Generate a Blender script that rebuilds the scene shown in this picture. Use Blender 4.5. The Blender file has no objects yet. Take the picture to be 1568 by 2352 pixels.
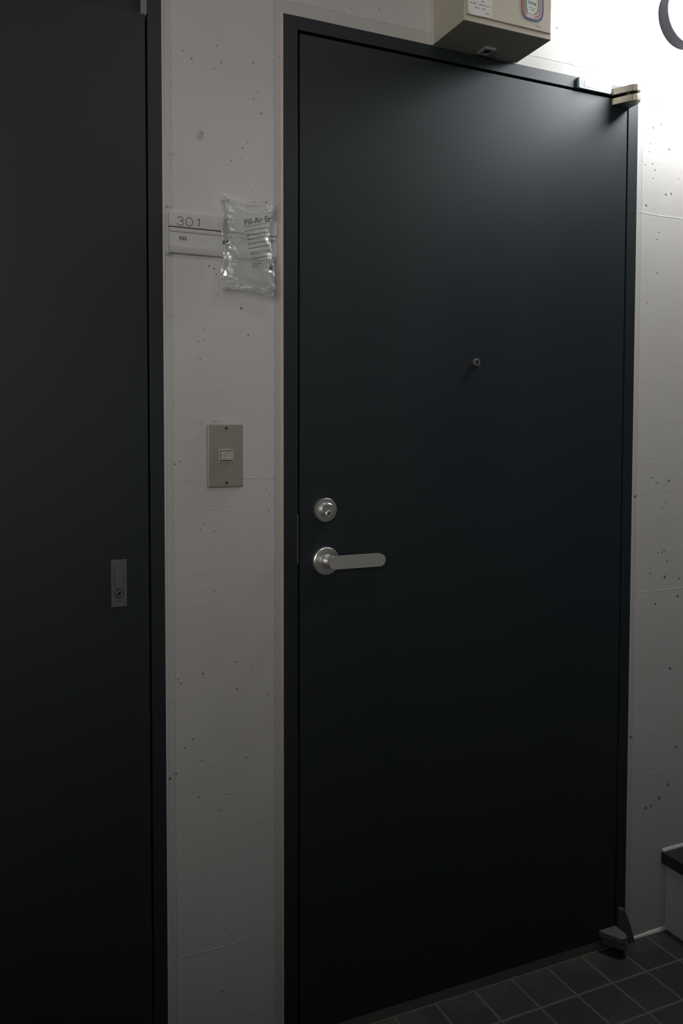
import bpy, bmesh, math, random
from mathutils import Vector, Matrix, noise
from mathutils.bvhtree import BVHTree

SC = bpy.context.scene
COL = SC.collection

# ------------------------------------------------------------------ camera
CAM = Vector((-0.5948, -1.4622, 1.2469))
YAW, PITCH, ROLL = 0.3984, -0.0395, -0.0004
cd = bpy.data.cameras.new('camera')
cam = bpy.data.objects.new('camera', cd)
COL.objects.link(cam)
f_ = Vector((math.sin(YAW) * math.cos(PITCH), math.cos(YAW) * math.cos(PITCH), math.sin(PITCH)))
r_ = Vector((math.cos(YAW), -math.sin(YAW), 0))
u_ = r_.cross(f_)
r2 = r_ * math.cos(ROLL) + u_ * math.sin(ROLL)
u2 = u_ * math.cos(ROLL) - r_ * math.sin(ROLL)
m = Matrix.Identity(4)
for i in range(3):
    m[i][0], m[i][1], m[i][2], m[i][3] = r2[i], u2[i], -f_[i], CAM[i]
cam.matrix_world = m
cd.sensor_fit = 'AUTO'
cd.sensor_width = 36.0
cd.lens = 36.0 * 1848.98 / 2352.0
cd.shift_x = (784.0 - 672.53) / 2352.0
cd.shift_y = (1067.32 - 1176.0) / 2352.0
cd.clip_start = 0.02
cd.dof.use_dof = True
cd.dof.focus_distance = 1.62
cd.dof.aperture_fstop = 3.6
SC.camera = cam

# ------------------------------------------------------------------ light
SC.view_settings.view_transform = 'Standard'
SC.view_settings.look = 'None'
SC.view_settings.gamma = 1.0
SC.view_settings.exposure = 0.0
SC.view_settings.use_curve_mapping = False
LAMP_STRENGTH = 51.0
CEIL_POWER = 2.1
OUT_POWER = 118.0
w = bpy.data.worlds.new('night')
SC.world = w
w.use_nodes = True
w.node_tree.nodes['Background'].inputs[0].default_value = (0.55, 0.7, 0.9, 1)
w.node_tree.nodes['Background'].inputs[1].default_value = 0.05
ld = bpy.data.lights.new('corridor_ceiling_light', 'AREA')
ld.shape = 'RECTANGLE'
ld.size, ld.size_y = 0.60, 0.18
ld.energy = CEIL_POWER
ld.color = (1.0, 0.955, 0.89)
lo = bpy.data.objects.new('corridor_ceiling_light', ld)
lo.location = (0.10, -1.05, 2.46)
COL.objects.link(lo)
# added fill light with no known source, aimed in over the parapet
sd = bpy.data.lights.new('added_front_fill', 'AREA')
sd.shape = 'RECTANGLE'
sd.size, sd.size_y = 2.6, 2.4
sd.energy = OUT_POWER
sd.color = (1.0, 0.965, 0.91)
so = bpy.data.objects.new('added_front_fill', sd)
so.location = (-3.5, -5.7, 2.15)
so.rotation_euler = (Vector((0.3, 0.0, 1.4)) - Vector(so.location)).to_track_quat('-Z', 'Y').to_euler()
COL.objects.link(so)

# ------------------------------------------------------------------ materials
def nm(name):
    mt = bpy.data.materials.new(name)
    mt.use_nodes = True
    return mt, mt.node_tree, mt.node_tree.nodes['Principled BSDF']


class NT:
    """tiny node builder"""
    def __init__(s, nt):
        s.nt = nt

    def n(s, t, **k):
        x = s.nt.nodes.new(t)
        for a, b in k.items():
            setattr(x, a, b)
        return x

    def link(s, a, b):
        s.nt.links.new(a, b)

    def setin(s, sock, v):
        if hasattr(v, 'is_linked') or hasattr(v, 'links'):
            s.link(v, sock)
        else:
            sock.default_value = v

    def math(s, op, a, b=0.0, c=0.0, clamp=False):
        x = s.n('ShaderNodeMath', operation=op)
        x.use_clamp = clamp
        s.setin(x.inputs[0], a)
        s.setin(x.inputs[1], b)
        s.setin(x.inputs[2], c)
        return x.outputs[0]

    def ss(s, v, a, b, to0=0.0, to1=1.0):
        x = s.n('ShaderNodeMapRange', interpolation_type='SMOOTHSTEP')
        s.setin(x.inputs[0], v)
        x.inputs[1].default_value = a
        x.inputs[2].default_value = b
        x.inputs[3].default_value = to0
        x.inputs[4].default_value = to1
        return x.outputs[0]

    def noise(s, vec, scale, detail=3.0, rough=0.55):
        x = s.n('ShaderNodeTexNoise')
        if vec is not None:
            s.link(vec, x.inputs['Vector'])
        x.inputs['Scale'].default_value = scale
        x.inputs['Detail'].default_value = detail
        x.inputs['Roughness'].default_value = rough
        return x.outputs['Fac']

    def mix(s, fac, a, b):
        x = s.n('ShaderNodeMix', data_type='RGBA')
        s.setin(x.inputs[0], fac)
        s.setin(x.inputs[6], a)
        s.setin(x.inputs[7], b)
        return x.outputs[2]

    def bump(s, h, strength, dist):
        x = s.n('ShaderNodeBump')
        x.inputs['Strength'].default_value = strength
        x.inputs['Distance'].default_value = dist
        s.link(h, x.inputs['Height'])
        return x.outputs[0]


def simple(name, col, rough=0.5, metal=0.0, var=0.0, vscale=30.0, bump=0.0, spec=0.5):
    mt, nt, b = nm(name)
    N = NT(nt)
    b.inputs['Roughness'].default_value = rough
    b.inputs['Metallic'].default_value = metal
    b.inputs['Specular IOR Level'].default_value = spec
    tc = N.n('ShaderNodeTexCoord').outputs['Object']
    c0 = (*col, 1)
    f = N.noise(tc, vscale, 4.0)
    k = 1.0 - max(var, 0.03)
    N.link(N.mix(f, c0, (col[0] * k, col[1] * k, col[2] * k, 1)), b.inputs['Base Color'])
    if bump:
        N.link(N.bump(f, bump, 0.001), b.inputs['Normal'])
    return mt


def door_paint():
    mt, nt, b = nm('dark_blue_grey_door_paint')
    N = NT(nt)
    tc = N.n('ShaderNodeTexCoord').outputs['Object']
    mp = N.n('ShaderNodeMapping')
    mp.inputs['Scale'].default_value = (3.0, 3.0, 0.7)
    N.link(tc, mp.inputs['Vector'])
    big = N.noise(mp.outputs[0], 1.6, 4.0)
    fine = N.noise(tc, 420.0, 2.0)
    N.link(N.mix(big, (0.0122, 0.0176, 0.0207, 1), (0.0148, 0.0206, 0.0243, 1)), b.inputs['Base Color'])
    N.link(N.ss(big, 0.3, 0.7, 0.50, 0.56), b.inputs['Roughness'])
    b.inputs['Specular IOR Level'].default_value = 0.5
    N.link(N.bump(fine, 0.05, 0.0006), b.inputs['Normal'])
    return mt


# bug holes and small blemishes of the painted concrete: (x, z, radius)
HOLES = [
 (-.1331,1.9666,.0016),(-.1808,1.9347,.0021),(-.1970,1.9458,.0015),(-.1242,1.9374,.0018),(-.0601,1.9481,.0018),
 (-.1369,1.9234,.0014),(-.0516,1.8961,.0015),(-.0442,1.8555,.0023),(-.0603,1.8808,.0014),(-.0730,1.7973,.0014),
 (-.0827,1.7850,.0018),(-.1045,1.7594,.0018),(-.0846,1.7632,.0014),(-.0648,1.7059,.0014),(-.1496,1.5586,.0018),
 (-.1396,1.5543,.0019),(-.1624,1.5469,.0015),(-.1357,1.5447,.0017),(-.1326,1.5073,.0016),(-.0862,1.4838,.0026),
 (-.0721,1.4334,.0023),(-.1707,1.4173,.0015),(-.1590,1.4209,.0013),(-.1612,1.4395,.0015),(-.1673,1.3838,.0017),
 (-.2168,1.1887,.0020),(-.2071,1.1932,.0016),(-.0357,1.1381,.0015),(-.1618,1.0739,.0016),(-.1676,1.0642,.0015),
 (-.1407,1.0606,.0014),(-.1423,.9447,.0015),(-.0303,1.0945,.0015),(-.0982,.8035,.0022),(-.0680,.7939,.0016),
 (-.1649,.7890,.0022),(-.2132,.7833,.0017),(-.2083,.7756,.0019),(-.0971,.7510,.0020),(-.0333,.7318,.0017),
 (-.0048,.7832,.0021),(-.1497,.7126,.0015),(-.1853,.6651,.0019),(-.2014,.6515,.0020),(-.0775,.6135,.0017),
 (-.1444,.6070,.0014),(-.1676,.6212,.0016),(-.2183,.6044,.0028),(-.2303,.5967,.0034),(-.1747,.5520,.0018),
 (-.0425,.4742,.0018),(-.1285,.1571,.0024),(-.1097,.1248,.0020),(-.1109,.1604,.0014),(-.0691,.0917,.0018),
 (-.1215,.2804,.0016),(-.0045,.2520,.0042),(.9766,1.983,.0034),(.9513,1.9715,.0034),(1.0038,1.9277,.0034),
 (.9395,1.9147,.0022),(.9511,1.8877,.0025),(.9589,1.8738,.0026),(.9541,1.8531,.0024),(.9956,1.8197,.0036),
 (1.0129,1.8232,.0034),(.9333,1.7868,.0036),(.9585,2.0288,.0028),(.9437,1.9337,.0022),(.9280,1.8816,.0022),
 (1.0360,1.8626,.0020),(.9698,1.7107,.0026),(.9740,1.7267,.0022),(.9716,1.6301,.0027),(.9409,1.5579,.0022),
 (1.0220,1.1278,.0040),(.9671,1.1364,.0027),(.9810,1.1243,.0026),(1.0141,1.0756,.0026),(1.0031,1.0628,.0024),
 (.9992,1.0322,.0025),(1.0108,.9558,.0032),(1.0024,.9518,.0025),(.9911,.9517,.0023),(1.0207,.9296,.0027),
 (.9674,.9027,.0028),(1.0145,.8907,.0048),(1.0638,.8833,.0035),(.9855,.8266,.0038),(1.0586,.8391,.0046),
 (.9601,1.1833,.0020),(.9140,1.0920,.0050),(1.0371,.6599,.0045),(1.0619,.4574,.0045),(1.0101,.3366,.0045),
 (.9645,.3204,.0046),(.9828,.3222,.0032),(1.0374,.3659,.0048),(.9124,.5056,.0040),
 (.4540,2.1050,.0016),(.2100,2.1010,.0016),(.1480,2.0900,.0015),(.6600,2.1500,.0025),
]
# soft grey smudges: (x, z, rx, rz, strength)
SMUDGES = [(-.1662,1.7985,.0095,.0125,.85),(-.2290,1.6600,.016,.004,.55),(-.2280,1.5740,.016,.004,.50),
           (-.2307,.6249,.007,.008,.30),(-.0070,1.5560,.010,.004,.35),(-.1330,1.2680,.020,.003,.45),
           (-.1650,1.2640,.010,.006,.25),(-.0900,.6070,.011,.0026,.45),(-.1318,.5180,.013,.003,.40),
           (-.2150,1.7560,.018,.003,.25),(-.2160,1.4630,.020,.004,.20),(-.0080,1.9700,.012,.006,.25),
           (-.0480,1.1620,.014,.0022,.45),(-.2090,1.2330,.016,.003,.25),(-.0100,1.7600,.006,.012,.18)]
# fine ridges left by the form boards: (x0, z0, x1, z1)
RIDGES = [(-.2180,1.1572,-.1600,1.1580),(-.0850,1.1602,-.0200,1.1590),(-.1533,1.1010,-.1120,1.1078),
          (-.2250,.2450,-.0700,.2480),(.9060,1.7716,.9500,1.7680),(.9500,1.7680,1.400,1.7720),
          (.9030,.8610,.9780,.8588),(.9780,.8588,1.400,.8620),(-.1240,.5500,-.0900,.5470),(.9300,.4030,1.06,.4080)]


def wall_paint():
    mt, nt, b = nm('white_painted_concrete')
    N = NT(nt)
    tc = N.n('ShaderNodeTexCoord').outputs['Object']
    fl = N.n('ShaderNodeVectorMath', operation='MULTIPLY')
    fl.inputs[1].default_value = (1, 0, 1)
    N.link(tc, fl.inputs[0])
    flat = fl.outputs[0]
    wob = N.n('ShaderNodeTexNoise')
    wob.inputs['Scale'].default_value = 230.0
    wob.inputs['Detail'].default_value = 2.0
    N.link(flat, wob.inputs['Vector'])
    sub = N.n('ShaderNodeVectorMath', operation='SUBTRACT')
    N.link(wob.outputs['Color'], sub.inputs[0])
    sub.inputs[1].default_value = (.5, .5, .5)
    sc = N.n('ShaderNodeVectorMath', operation='SCALE')
    N.link(sub.outputs[0], sc.inputs[0])
    sc.inputs['Scale'].default_value = 0.0022
    ad = N.n('ShaderNodeVectorMath', operation='ADD')
    N.link(flat, ad.inputs[0])
    N.link(sc.outputs[0], ad.inputs[1])
    pz = N.n('ShaderNodeVectorMath', operation='MULTIPLY')
    pz.inputs[1].default_value = (1, 0, 1)
    N.link(ad.outputs[0], pz.inputs[0])
    pos = pz.outputs[0]
    acc = None
    for (x, z, r) in HOLES:
        d = N.n('ShaderNodeVectorMath', operation='DISTANCE')
        N.link(pos, d.inputs[0])
        d.inputs[1].default_value = (x, 0, z)
        h = N.ss(d.outputs['Value'], r * 0.45, r * 1.15, 1.0, 0.0)
        acc = h if acc is None else N.math('MAXIMUM', acc, h)
    holes = acc
    big = N.noise(flat, 55.0, 5.0, 0.65)
    acc = None
    for (x, z, rx, rz, st) in SMUDGES:
        mp = N.n('ShaderNodeMapping')
        mp.vector_type = 'POINT'
        mp.inputs['Location'].default_value = (-x / rx, 0, -z / rz)
        mp.inputs['Scale'].default_value = (1 / rx, 0, 1 / rz)
        N.link(pos, mp.inputs['Vector'])
        ln = N.n('ShaderNodeVectorMath', operation='LENGTH')
        N.link(mp.outputs[0], ln.inputs[0])
        h = N.ss(ln.outputs['Value'], 0.15, 1.15, st * 1.5, 0.0)
        acc = h if acc is None else N.math('MAXIMUM', acc, h)
    smud = N.math('MULTIPLY', acc, N.ss(big, 0.38, 0.66))
    sx = N.n('ShaderNodeSeparateXYZ')
    N.link(pos, sx.inputs[0])
    X, Z = sx.outputs[0], sx.outputs[2]
    nz = N.math('MULTIPLY', N.math('SUBTRACT', N.noise(flat, 38.0, 4.0), 0.5), 0.0045)
    acc = None
    for (x0, z0, x1, z1) in RIDGES:
        s_ = (z1 - z0) / (x1 - x0)
        zl = N.math('ADD', N.math('MULTIPLY', X, s_), z0 - s_ * x0)
        d = N.math('ABSOLUTE', N.math('SUBTRACT', N.math('ADD', Z, nz), zl))
        h = N.ss(d, 0.0003, 0.0020, 1.0, 0.0)
        h = N.math('MULTIPLY', h, N.math('GREATER_THAN', X, x0))
        h = N.math('MULTIPLY', h, N.math('LESS_THAN', X, x1))
        acc = h if acc is None else N.math('MAXIMUM', acc, h)
    ridge = acc
    # mortar bands around the two door frames
    nz2 = N.math('MULTIPLY', N.math('SUBTRACT', N.noise(flat, 24.0, 5.0, 0.7), 0.5), 0.005)
    Xn = N.math('ADD', X, nz2)
    Zn = N.math('ADD', Z, nz2)

    def rect(x0, x1, z0, z1):
        d = N.math('MINIMUM', N.math('SUBTRACT', Xn, x0), N.math('SUBTRACT', x1, Xn))
        e = N.math('MINIMUM', N.math('SUBTRACT', Zn, z0), N.math('SUBTRACT', z1, Zn))
        return N.math('MINIMUM', d, e)
    sd = N.math('MAXIMUM', rect(-0.018, 0.918, -1.0, 2.0765), rect(-2.0, -0.2195, -1.0, 3.2))
    band = N.ss(sd, -0.0008, 0.0008)
    edge = N.math('MULTIPLY', N.ss(N.math('ABSOLUTE', sd), 0.0002, 0.0022, 1.0, 0.0), N.ss(big, 0.40, 0.62))
    cloud = N.noise(flat, 3.2, 5.0, 0.6)
    base = N.mix(N.ss(cloud, 0.3, 0.7), (0.560, 0.535, 0.515, 1), (0.590, 0.570, 0.550, 1))
    base = N.mix(N.math('MULTIPLY', band, 0.55), base, (0.475, 0.465, 0.435, 1))
    base = N.mix(N.math('MULTIPLY', edge, 0.33), base, (0.26, 0.25, 0.235, 1))
    base = N.mix(smud, base, (0.15, 0.145, 0.135, 1))
    base = N.mix(N.math('MULTIPLY', holes, 0.82), base, (0.10, 0.095, 0.09, 1))
    N.link(base, b.inputs['Base Color'])
    b.inputs['Roughness'].default_value = 0.62
    b.inputs['Specular IOR Level'].default_value = 0.3
    # relief: trowel waves, ridges, pits
    st = N.n('ShaderNodeMapping')
    st.inputs['Scale'].default_value = (6.0, 1.0, 26.0)
    st.inputs['Rotation'].default_value = (0, 0.12, 0)
    N.link(flat, st.inputs['Vector'])
    waves = N.noise(st.outputs[0], 2.6, 5.0, 0.55)
    h = N.math('MULTIPLY', waves, 0.55)
    h = N.math('ADD', h, N.math('MULTIPLY', big, 0.10))
    h = N.math('ADD', h, N.math('MULTIPLY', ridge, 0.55))
    h = N.math('SUBTRACT', h, N.math('MULTIPLY', holes, 1.2))
    h = N.math('SUBTRACT', h, N.math('MULTIPLY', edge, 0.5))
    h = N.math('SUBTRACT', h, N.math('MULTIPLY', band, 0.5))
    N.link(N.bump(h, 0.55, 0.0016), b.inputs['Normal'])
    return mt


TP, TX, TY = 0.1018, 0.4570, -0.1050


def tile_floor():
    mt, nt, b = nm('dark_grey_floor_tile')
    N = NT(nt)
    tc = N.n('ShaderNodeTexCoord').outputs['Object']
    sx = N.n('ShaderNodeSeparateXYZ')
    N.link(tc, sx.inputs[0])
    u = N.math('DIVIDE', N.math('SUBTRACT', sx.outputs[0], TX), TP)
    v = N.math('DIVIDE', N.math('SUBTRACT', sx.outputs[1], TY), TP)
    wn = N.math('MULTIPLY', N.math('SUBTRACT', N.noise(tc, 60.0, 3.0), 0.5), 0.02)

    def dist(c):
        fr = N.math('FRACT', N.math('ADD', c, wn))
        return N.math('MINIMUM', fr, N.math('SUBTRACT', 1.0, fr))
    d = N.math('MINIMUM', dist(u), dist(v))
    tile = N.ss(d, 0.016, 0.034)
    cell = N.n('ShaderNodeCombineXYZ')
    N.link(N.math('FLOOR', u), cell.inputs[0])
    N.link(N.math('FLOOR', v), cell.inputs[1])
    wn_ = N.n('ShaderNodeTexWhiteNoise', noise_dimensions='3D')
    N.link(cell.outputs[0], wn_.inputs['Vector'])
    dirt = N.noise(tc, 14.0, 5.0, 0.65)
    tcol = N.mix(wn_.outputs['Value'], (0.029, 0.0335, 0.033, 1), (0.041, 0.046, 0.045, 1))
    # dusty band along the foot of the wall
    dust = N.math('MULTIPLY', N.ss(sx.outputs[1], -0.075, -0.01), N.ss(dirt, 0.35, 0.6))
    tcol = N.mix(N.math('MULTIPLY', dust, 0.6), tcol, (0.085, 0.080, 0.068, 1))
    tcol = N.mix(N.math('MULTIPLY', N.ss(dirt, 0.5, 0.75), 0.35), tcol, (0.080, 0.080, 0.072, 1))
    gcol = N.mix(dirt, (0.105, 0.097, 0.082, 1), (0.15, 0.138, 0.118, 1))
    N.link(N.mix(tile, gcol, tcol), b.inputs['Base Color'])
    N.link(N.ss(tile, 0.0, 1.0, 0.9, 0.55), b.inputs['Roughness'])
    h = N.math('ADD', tile, N.math('MULTIPLY', N.noise(tc, 300.0, 3.0), 0.12))
    N.link(N.bump(h, 0.4, 0.0015), b.inputs['Normal'])
    return mt


def emit(name, col, strength):
    mt, nt, b = nm(name)
    b.inputs['Base Color'].default_value = (0.8, 0.8, 0.8, 1)
    b.inputs['Emission Color'].default_value = (*col, 1)
    b.inputs['Emission Strength'].default_value = strength
    return mt


def film():
    mt, nt, b = nm('clear_plastic_film')
    N = NT(nt)
    out = nt.nodes['Material Output']
    nt.nodes.remove(b)
    tr = N.n('ShaderNodeBsdfTransparent')
    tr.inputs[0].default_value = (0.97, 0.98, 0.975, 1)
    gl = N.n('ShaderNodeBsdfGlossy')
    gl.inputs['Roughness'].default_value = 0.24
    gl.inputs[0].default_value = (1, 1, 1, 1)
    df = N.n('ShaderNodeBsdfDiffuse')
    df.inputs[0].default_value = (0.92, 0.91, 0.89, 1)
    tl = N.n('ShaderNodeBsdfTranslucent')
    tl.inputs[0].default_value = (0.92, 0.91, 0.89, 1)
    m1 = N.n('ShaderNodeMixShader')
    m1.inputs[0].default_value = 0.5
    N.link(df.outputs[0], m1.inputs[1])
    N.link(tl.outputs[0], m1.inputs[2])
    tc = N.n('ShaderNodeTexCoord').outputs['Object']
    crk = N.noise(tc, 120.0, 4.0, 0.6)
    bp = N.bump(crk, 0.35, 0.0010)
    lw = N.n('ShaderNodeLayerWeight')
    lw.inputs['Blend'].default_value = 0.35
    fac = N.math('ADD', N.math('MULTIPLY', lw.outputs['Facing'], 0.68), 0.225)
    m2 = N.n('ShaderNodeMixShader')
    N.link(fac, m2.inputs[0])
    N.link(tr.outputs[0], m2.inputs[1])
    N.link(m1.outputs[0], m2.inputs[2])
    fr = N.n('ShaderNodeFresnel')
    fr.inputs['IOR'].default_value = 1.5
    N.link(bp, fr.inputs['Normal'])
    N.link(bp, gl.inputs['Normal'])
    m3 = N.n('ShaderNodeMixShader')
    N.link(N.math('MULTIPLY', fr.outputs[0], 0.9, clamp=True), m3.inputs[0])
    N.link(m2.outputs[0], m3.inputs[1])
    N.link(gl.outputs[0], m3.inputs[2])
    N.link(m3.outputs[0], out.inputs[0])
    return mt


M = dict(
    wall=wall_paint(), door=door_paint(), floor=tile_floor(), film=film(),
    opp=simple('added_parapet_paint', (0.32, 0.308, 0.296), 0.7, 0.0, 0.1, 3, 0.3),
    ceiling=simple('painted_ceiling', (0.30, 0.29, 0.28), 0.8, var=0.08, vscale=6),
    sill=simple('dull_metal_sill', (0.22, 0.22, 0.20), 0.45, 0.5, 0.2, 20),
    caulk=simple('old_caulk', (0.70, 0.60, 0.52), 0.6, var=0.25, vscale=14),
    caulkgrey=simple('grey_caulk', (0.62, 0.61, 0.58), 0.6, var=0.2, vscale=14),
    white_caulk=simple('white_caulk', (0.88, 0.82, 0.79), 0.6, var=0.35, vscale=45),
    steel=simple('satin_steel', (0.72, 0.71, 0.66), 0.30, 0.62, 0.06, 60),
    steel_round=simple('satin_steel_turned', (0.80, 0.79, 0.74), 0.33, 0.90, 0.05, 60),
    hinge=simple('champagne_metal', (0.36, 0.33, 0.28), 0.34, 0.75, 0.06, 60),
    hinge_low=simple('scuffed_grey_metal', (0.20, 0.195, 0.185), 0.5, 0.3, 0.2, 40),
    foot=simple('grey_patch', (0.105, 0.105, 0.098), 0.65, 0.0, 0.3, 30),
    gap=simple('dark_gap', (0.004, 0.004, 0.005), 0.9),
    black=simple('black_hole', (0.006, 0.006, 0.006), 0.7),
    alu=simple('dull_aluminium', (0.60, 0.585, 0.56), 0.5, 0.15, 0.08, 25),
    paper=simple('grey_paper_insert', (0.60, 0.59, 0.565), 0.55, 0.0, 0.06, 20),
    ink=simple('dark_engraving', (0.065, 0.060, 0.055), 0.7),
    inkblack=simple('black_ink', (0.02, 0.02, 0.02), 0.7),
    bell=simple('bronze_grey_plate', (0.38, 0.36, 0.305), 0.38, 0.25, 0.06, 12),
    button=simple('cream_plastic', (0.50, 0.485, 0.40), 0.42, 0.0, 0.04, 40),
    box=simple('beige_box_paint', (0.62, 0.57, 0.46), 0.45, 0.0, 0.08, 8),
    seam=simple('box_seam', (0.46, 0.40, 0.32), 0.7),
    sheet=simple('white_info_sheet', (0.74, 0.72, 0.70), 0.6, 0.0, 0.08, 60),
    greyink=simple('grey_ink', (0.20, 0.19, 0.185), 0.7),
    blue=simple('sticker_blue', (0.12, 0.14, 0.25), 0.45),
    red=simple('sticker_red', (0.52, 0.17, 0.17), 0.45),
    pink=simple('sticker_pale_pink', (0.68, 0.58, 0.56), 0.45),
    green=simple('sticker_green', (0.09, 0.36, 0.17), 0.45),
    white=simple('sticker_white', (0.78, 0.78, 0.74), 0.45),
    lampbase=simple('grey_lamp_housing', (0.022, 0.023, 0.028), 0.7, 0.0, 0.05, 30, 0.0, 0.2),
    opal=emit('lit_opal_glass', (0.93, 0.97, 1.0), LAMP_STRENGTH),
    plaque=simple('pale_blue_plaque', (0.195, 0.235, 0.25), 0.35),
    plaque_face=simple('plaque_pale_print', (0.26, 0.235, 0.225), 0.4),
    green_ink=simple('green_print', (0.030, 0.085, 0.052), 0.6),
    tread=simple('dark_tread_tile', (0.030, 0.034, 0.033), 0.5, 0.0, 0.25, 14),
    stairpaint=simple('painted_stair_side', (0.78, 0.755, 0.73), 0.7, 0.0, 0.12, 8, 0.3),
    flush=simple('dull_grey_metal', (0.20, 0.205, 0.20), 0.42, 0.55, 0.10, 30),
)

# ------------------------------------------------------------------ mesh helpers
def root_loc(o):
    while o.parent:
        o = o.parent
    return Vector(o.location)


def finish(bm, name, mat, parent=None, smooth=30.0):
    bmesh.ops.recalc_face_normals(bm, faces=bm.faces)
    if parent is not None:
        bmesh.ops.translate(bm, verts=bm.verts, vec=-root_loc(parent))
    me = bpy.data.meshes.new(name)
    bm.to_mesh(me)
    bm.free()
    if smooth:
        for p in me.polygons:
            p.use_smooth = True
        me.set_sharp_from_angle(angle=math.radians(smooth))
    me.materials.append(mat)
    o = bpy.data.objects.new(name, me)
    COL.objects.link(o)
    if smooth:
        wn = o.modifiers.new('weighted', 'WEIGHTED_NORMAL')
        wn.keep_sharp = True
    if parent is not None:
        o.parent = parent
    return o


def tag(o, label=None, cat=None, group=None, kind=None):
    if label:
        o['label'] = label
    if cat:
        o['category'] = cat
    if group:
        o['group'] = group
    if kind:
        o['kind'] = kind
    return o


def empty(name, loc, label, cat, kind=None):
    o = bpy.data.objects.new(name, None)
    o.empty_display_size = 0.05
    o.location = loc
    COL.objects.link(o)
    return tag(o, label, cat, None, kind)


def box(bm, x0, x1, y0, y1, z0, z1, bev=0.0, seg=2):
    vs = [bm.verts.new((x, y, z)) for x in (x0, x1) for y in (y0, y1) for z in (z0, z1)]
    idx = [(0, 1, 3, 2), (4, 6, 7, 5), (0, 4, 5, 1), (2, 3, 7, 6), (0, 2, 6, 4), (1, 5, 7, 3)]
    fs = [bm.faces.new([vs[i] for i in q]) for q in idx]
    if bev:
        es = list({e for f in fs for e in f.edges})
        bmesh.ops.bevel(bm, geom=es, offset=bev, segments=seg, profile=0.5, affect='EDGES')
    return bm


def B(*a, **k):
    return box(bmesh.new(), *a, **k)


def prism_y(bm, pts, y0, y1, bev=0.0):
    """outline in x,z pushed along y (y0 nearest the viewer)"""
    a = [bm.verts.new((x, y0, z)) for x, z in pts]
    c = [bm.verts.new((x, y1, z)) for x, z in pts]
    f1 = bm.faces.new(a)
    bm.faces.new(c[::-1])
    n = len(pts)
    for i in range(n):
        j = (i + 1) % n
        bm.faces.new((a[j], a[i], c[i], c[j]))
    if bev:
        bmesh.ops.bevel(bm, geom=list(f1.edges), offset=bev, segments=3, profile=0.5, affect='EDGES')
    return bm


def prism_z(bm, pts, z0, z1, bev=0.0):
    a = [bm.verts.new((x, y, z1)) for x, y in pts]
    c = [bm.verts.new((x, y, z0)) for x, y in pts]
    f1 = bm.faces.new(a)
    f2 = bm.faces.new(c[::-1])
    n = len(pts)
    for i in range(n):
        j = (i + 1) % n
        bm.faces.new((a[j], a[i], c[i], c[j]))
    if bev:
        bmesh.ops.bevel(bm, geom=list(f1.edges) + list(f2.edges), offset=bev, segments=3, profile=0.5, affect='EDGES')
    return bm


def lathe_y(bm, cx, cz, prof, n=56):
    """profile of (radius, y) turned round the y axis through cx, cz"""
    rings = []
    for r, y in prof:
        if r < 1e-6:
            rings.append([bm.verts.new((cx, y, cz))])
        else:
            rings.append([bm.verts.new((cx + r * math.cos(2 * math.pi * i / n), y, cz + r * math.sin(2 * math.pi * i / n))) for i in range(n)])
    for a, b in zip(rings, rings[1:]):
        for i in range(n):
            j = (i + 1) % n
            if len(a) == 1 and len(b) == 1:
                continue
            if len(a) == 1:
                bm.faces.new((a[0], b[i], b[j]))
            elif len(b) == 1:
                bm.faces.new((a[i], a[j], b[0]))
            else:
                bm.faces.new((a[i], a[j], b[j], b[i]))
    return bm


def capsule(x0, x1, zc, r, n=20):
    p = [(x1 - r + r * math.sin(math.pi * i / n), zc + r * math.cos(math.pi * i / n)) for i in range(n + 1)]
    p += [(x0 + r - r * math.sin(math.pi * i / n), zc - r * math.cos(math.pi * i / n)) for i in range(n + 1)]
    return p


def rrect(x0, x1, z0, z1, r, n=8):
    p = []
    for cx, cz, a0 in ((x1 - r, z1 - r, 0), (x0 + r, z1 - r, 90), (x0 + r, z0 + r, 180), (x1 - r, z0 + r, 270)):
        for i in range(n + 1):
            a = math.radians(a0 + 90 * i / n)
            p.append((cx + r * math.cos(a), cz + r * math.sin(a)))
    return p


def stroke(bm, pts, wdt, y0, y1, closed=False):
    """a drawn line of the given width in the x,z plane, with a little relief"""
    n = len(pts)
    L, Rr = [], []
    for i, (x, z) in enumerate(pts):
        if closed:
            p, q = pts[i - 1], pts[(i + 1) % n]
        else:
            p, q = pts[max(i - 1, 0)], pts[min(i + 1, n - 1)]
        dx, dz = q[0] - p[0], q[1] - p[1]
        l = math.hypot(dx, dz) or 1.0
        ox, oz = -dz / l * wdt / 2, dx / l * wdt / 2
        L.append((x + ox, z + oz))
        Rr.append((x - ox, z - oz))
    rng = range(n) if closed else range(n - 1)
    fr = [(bm.verts.new((a[0], y0, a[1])), bm.verts.new((b[0], y0, b[1])),
           bm.verts.new((a[0], y1, a[1])), bm.verts.new((b[0], y1, b[1]))) for a, b in zip(L, Rr)]
    for i in rng:
        a, b = fr[i], fr[(i + 1) % n]
        bm.faces.new((a[0], b[0], b[1], a[1]))
        bm.faces.new((a[2], a[3], b[3], b[2]))
        bm.faces.new((a[0], a[2], b[2], b[0]))
        bm.faces.new((a[1], b[1], b[3], a[3]))
    if not closed:
        for q in (fr[0], fr[-1]):
            bm.faces.new((q[0], q[1], q[3], q[2]))
    return bm


def arc(cx, cz, rx, rz, a0, a1, n=24):
    return [(cx + rx * math.cos(math.radians(a0 + (a1 - a0) * i / n)), cz + rz * math.sin(math.radians(a0 + (a1 - a0) * i / n))) for i in range(n + 1)]


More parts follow.
